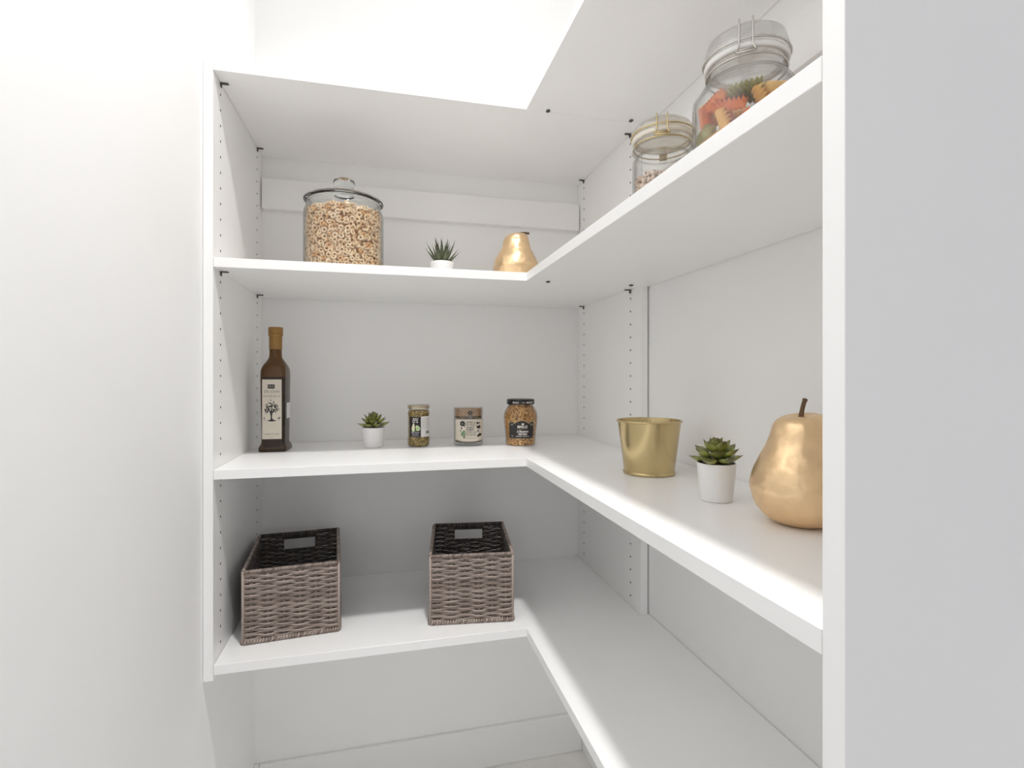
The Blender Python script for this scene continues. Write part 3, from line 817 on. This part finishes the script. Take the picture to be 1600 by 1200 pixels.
def pasta():
    v = []; f = []; N = 34; K = 12; Ln = .042
    for i in range(N+1):
        s = i/N; tw = 2*PI*2.3*s
        for k in range(K):
            a = 2*PI*k/K
            rad = .0036+.0055*(.5+.5*math.cos(3*a))**1.2
            v.append((rad*math.cos(a+tw), rad*math.sin(a+tw), Ln*(s-.5)))
    for i in range(N):
        for k in range(K): f.append((i*K+k, i*K+(k+1) % K, (i+1)*K+(k+1) % K, (i+1)*K+k))
    f.append(tuple(reversed(range(K)))); f.append(tuple(range(N*K, (N+1)*K)))
    meshes = []
    for m in ('pasta_o', 'pasta_g', 'pasta_y'):
        me = bpy.data.meshes.new('pasta_spiral'); me.from_pydata(v, [], f)
        me.polygons.foreach_set('use_smooth', [True]*len(me.polygons)); me.set_sharp_from_angle(angle=math.radians(50)); me.materials.append(M[m]); meshes.append(me)
    names = ('orange', 'green', 'yellow')
    rnd = random.Random(4)
    R_ = .0640; z = .0165
    where = ('at the bottom of', 'in the middle of', 'on top of')
    while z < .146:
        last = z > .128
        rings = ((R_-.0105, 8),) if not last else ((R_-.0155, 7), (R_-.038, 4))
        for rad, n in rings:
            o0 = rnd.random()
            for i in range(n):
                a = 2*PI*(i+o0)/n
                c = rnd.choice((0, 1, 2, 2, 0, 1))
                o = bpy.data.objects.new('pasta_spiral', meshes[c]); COL.objects.link(o)
                tilt = PI/2+rnd.uniform(-.35, .35) if (z < .02 or last or rnd.random() < .6) else rnd.uniform(.25, .7)
                o.matrix_world = (Matrix.Translation((BJ[0]+rad*math.cos(a), BJ[1]+rad*math.sin(a), TOP_U+z+rnd.uniform(-.002, .004))) @ Matrix.Rotation(a, 4, 'Z') @
                                  Matrix.Rotation(tilt, 4, 'X') @ Matrix.Rotation(rnd.uniform(0, 6), 4, 'Z'))
                w = where[0 if z < .045 else 2 if last else 1]
                tag(o, names[c]+' pasta spiral '+w+' the pile inside the larger clamp lid jar', 'pasta', names[c]+' pasta spirals in the larger clamp jar')
        z += .0195
pasta()

# ------------------------------------------------------------------ wicker baskets on the bottom shelf
def wicker(label, loc, rz, W, D, Hh, seed):
    t = thing('wicker_basket', label, 'basket', loc, rz)
    rnd = random.Random(seed)
    def weave(name, w, place, hole, m):
        """rows of flattened strands passing in front of and behind the stakes"""
        ns = max(4, round(w/.0325)); sp = w/ns
        rows = 25; pitch = (Hh-.014)/rows
        mb = MB(); sk = MB()
        for i in range(rows):
            z = .007+pitch*(i+.5)
            for half in (0, 1):                                     # each row is a pair of thin strands
                zz = z+(half-.5)*pitch*.50
                spans = [(0, w)]
                if hole and hole[2] < zz < hole[3]: spans = [(0, hole[0]), (hole[1], w)]
                for a, b in spans:
                    n = max(3, int((b-a)/sp*6)); path = []; rad = []; kk = rnd.uniform(.9, 1.1)
                    j1 = rnd.uniform(-.0009, .0009)
                    for q in range(n+1):
                        x = a+(b-a)*q/n
                        ph = PI*(x/sp+i)
                        off = .0026*math.sin(ph)
                        wob = j1*math.sin(ph*1.3+i)
                        rad.append(pitch*kk*(.235+.055*abs(math.sin(ph))))
                        path.append(place(x, zz+wob+.0004*math.cos(2*ph)*(half-.5), off))
                    mb.add(*tube_geo(path, rad, 6))
        for j in range(ns):
            x = sp*(j+.5)
            if hole and hole[0]-.004 < x < hole[1]+.004:
                segs = [(.004, hole[2]), (hole[3], Hh-.004)]
            else: segs = [(.004, Hh-.004)]
            for a, b in segs:
                for dx in (-.0017, .0017): sk.add(*tube_geo([place(x+dx, a, .0004), place(x+dx, (a+b)/2, .0004), place(x+dx, b, .0004)], .0015, 6))
        o = stuff(mb.build(name, m, t))
        stuff(sk.build('stakes', M['stake'], o))
        return o
    e = .0035
    hx0, hx1, hz0, hz1 = W/2-.038, W/2+.038, Hh-.047, Hh-.016
    weave('front_panel', W-2*e, lambda x, z, d: (-W/2+e+x, -D/2+e-d, z), None, M['weave'])
    weave('back_panel', W-2*e, lambda x, z, d: (-W/2+e+x, D/2-e+d, z), (hx0-e, hx1-e, hz0, hz1), M['weave_dark_shade'])  # back and sides: same wicker, darkened to paint in the interior shade
    weave('side_panel', D-2*e, lambda x, z, d: (-W/2+e-d, -D/2+e+x, z), None, M['weave_dark_shade'])
    weave('side_panel', D-2*e, lambda x, z, d: (W/2-e+d, -D/2+e+x, z), None, M['weave_dark_shade'])
    # plaited edges: many short slanted wraps round a core
    def wraps(path_pts, r, step, m, name, lean=.7):
        mb = MB()
        P = [Vector(p) for p in path_pts]
        for a, b in zip(P, P[1:]):
            n = max(2, int((b-a).length/step)); tdir = (b-a).normalized()
            side = tdir.cross(Vector((0, 0, 1)))
            if side.length < .1: side = Vector((1, 0, 0))
            side.normalize(); up = side.cross(tdir)
            mb.add(*tube_geo([a, b], r*.7, 6))
            for i in range(n):
                c = a+(b-a)*((i+.5)/n); v = []
                for k in range(8):
                    q = 2*PI*k/8; v.append(c+side*(r*math.cos(q))+up*(r*math.sin(q))+tdir*(lean*r*math.sin(q+.6)))
                mb.add(*tube_geo(v, step*.40, 5, True))
        return stuff(mb.build(name, m, t))
    a, b = W/2-e, D/2-e
    wraps([(-a, b, Hh-.0035), (-a, -b, Hh-.0035), (a, -b, Hh-.0035), (a, b, Hh-.0035)], .0029, .0032, M['weave'], 'rim')
    wraps([(-a, b, Hh-.0035), (hx0-W*0-W/2+0*a, b, Hh-.0035)], .0036, .0036, M['weave_dark_shade'], 'back_rim')
    wraps([(hx1-W/2, b, Hh-.0035), (a, b, Hh-.0035)], .0036, .0036, M['weave_dark_shade'], 'back_rim')
    wraps([(hx0-W/2-.004, b, Hh-.0085), (hx1-W/2+.004, b, Hh-.0085)], .0085, .0040, M['weave_dark_shade'], 'handle_wrap', .25)
    wraps([(hx0-W/2, b, hz0), (hx1-W/2, b, hz0)], .0028, .0036, M['weave_dark_shade'], 'handle_sill')
    wraps([(-a, b, .0045), (-a, -b, .0045), (a, -b, .0045), (a, b, .0045), (-a, b, .0045)], .0040, .0058, M['weave'], 'foot_braid')
    for sx in (-1, 1):
        for sy in (-1, 1):
            mb = MB().add(*tube_geo([(sx*a, sy*b, .003), (sx*a, sy*b, Hh*.5), (sx*a, sy*b, Hh-.002)], .0030, 8)); mb.build('corner_post', M['weave'] if sy < 0 else M['weave_dark_shade'], t)
    box('base', -a, a, -b, b, .002, .0055, M['weave_dark_shade'], t, .001)
    return t
wicker('grey brown wicker basket beside the left side panel on the bottom shelf', (-.2085, 1.332, TOP_B), math.radians(5.2), .199, .268, .1565, 1)
wicker('grey brown wicker basket near the shelf corner, right of the other basket', (.2085, 1.300, TOP_B), math.radians(-7.2), .196, .256, .1595, 2)
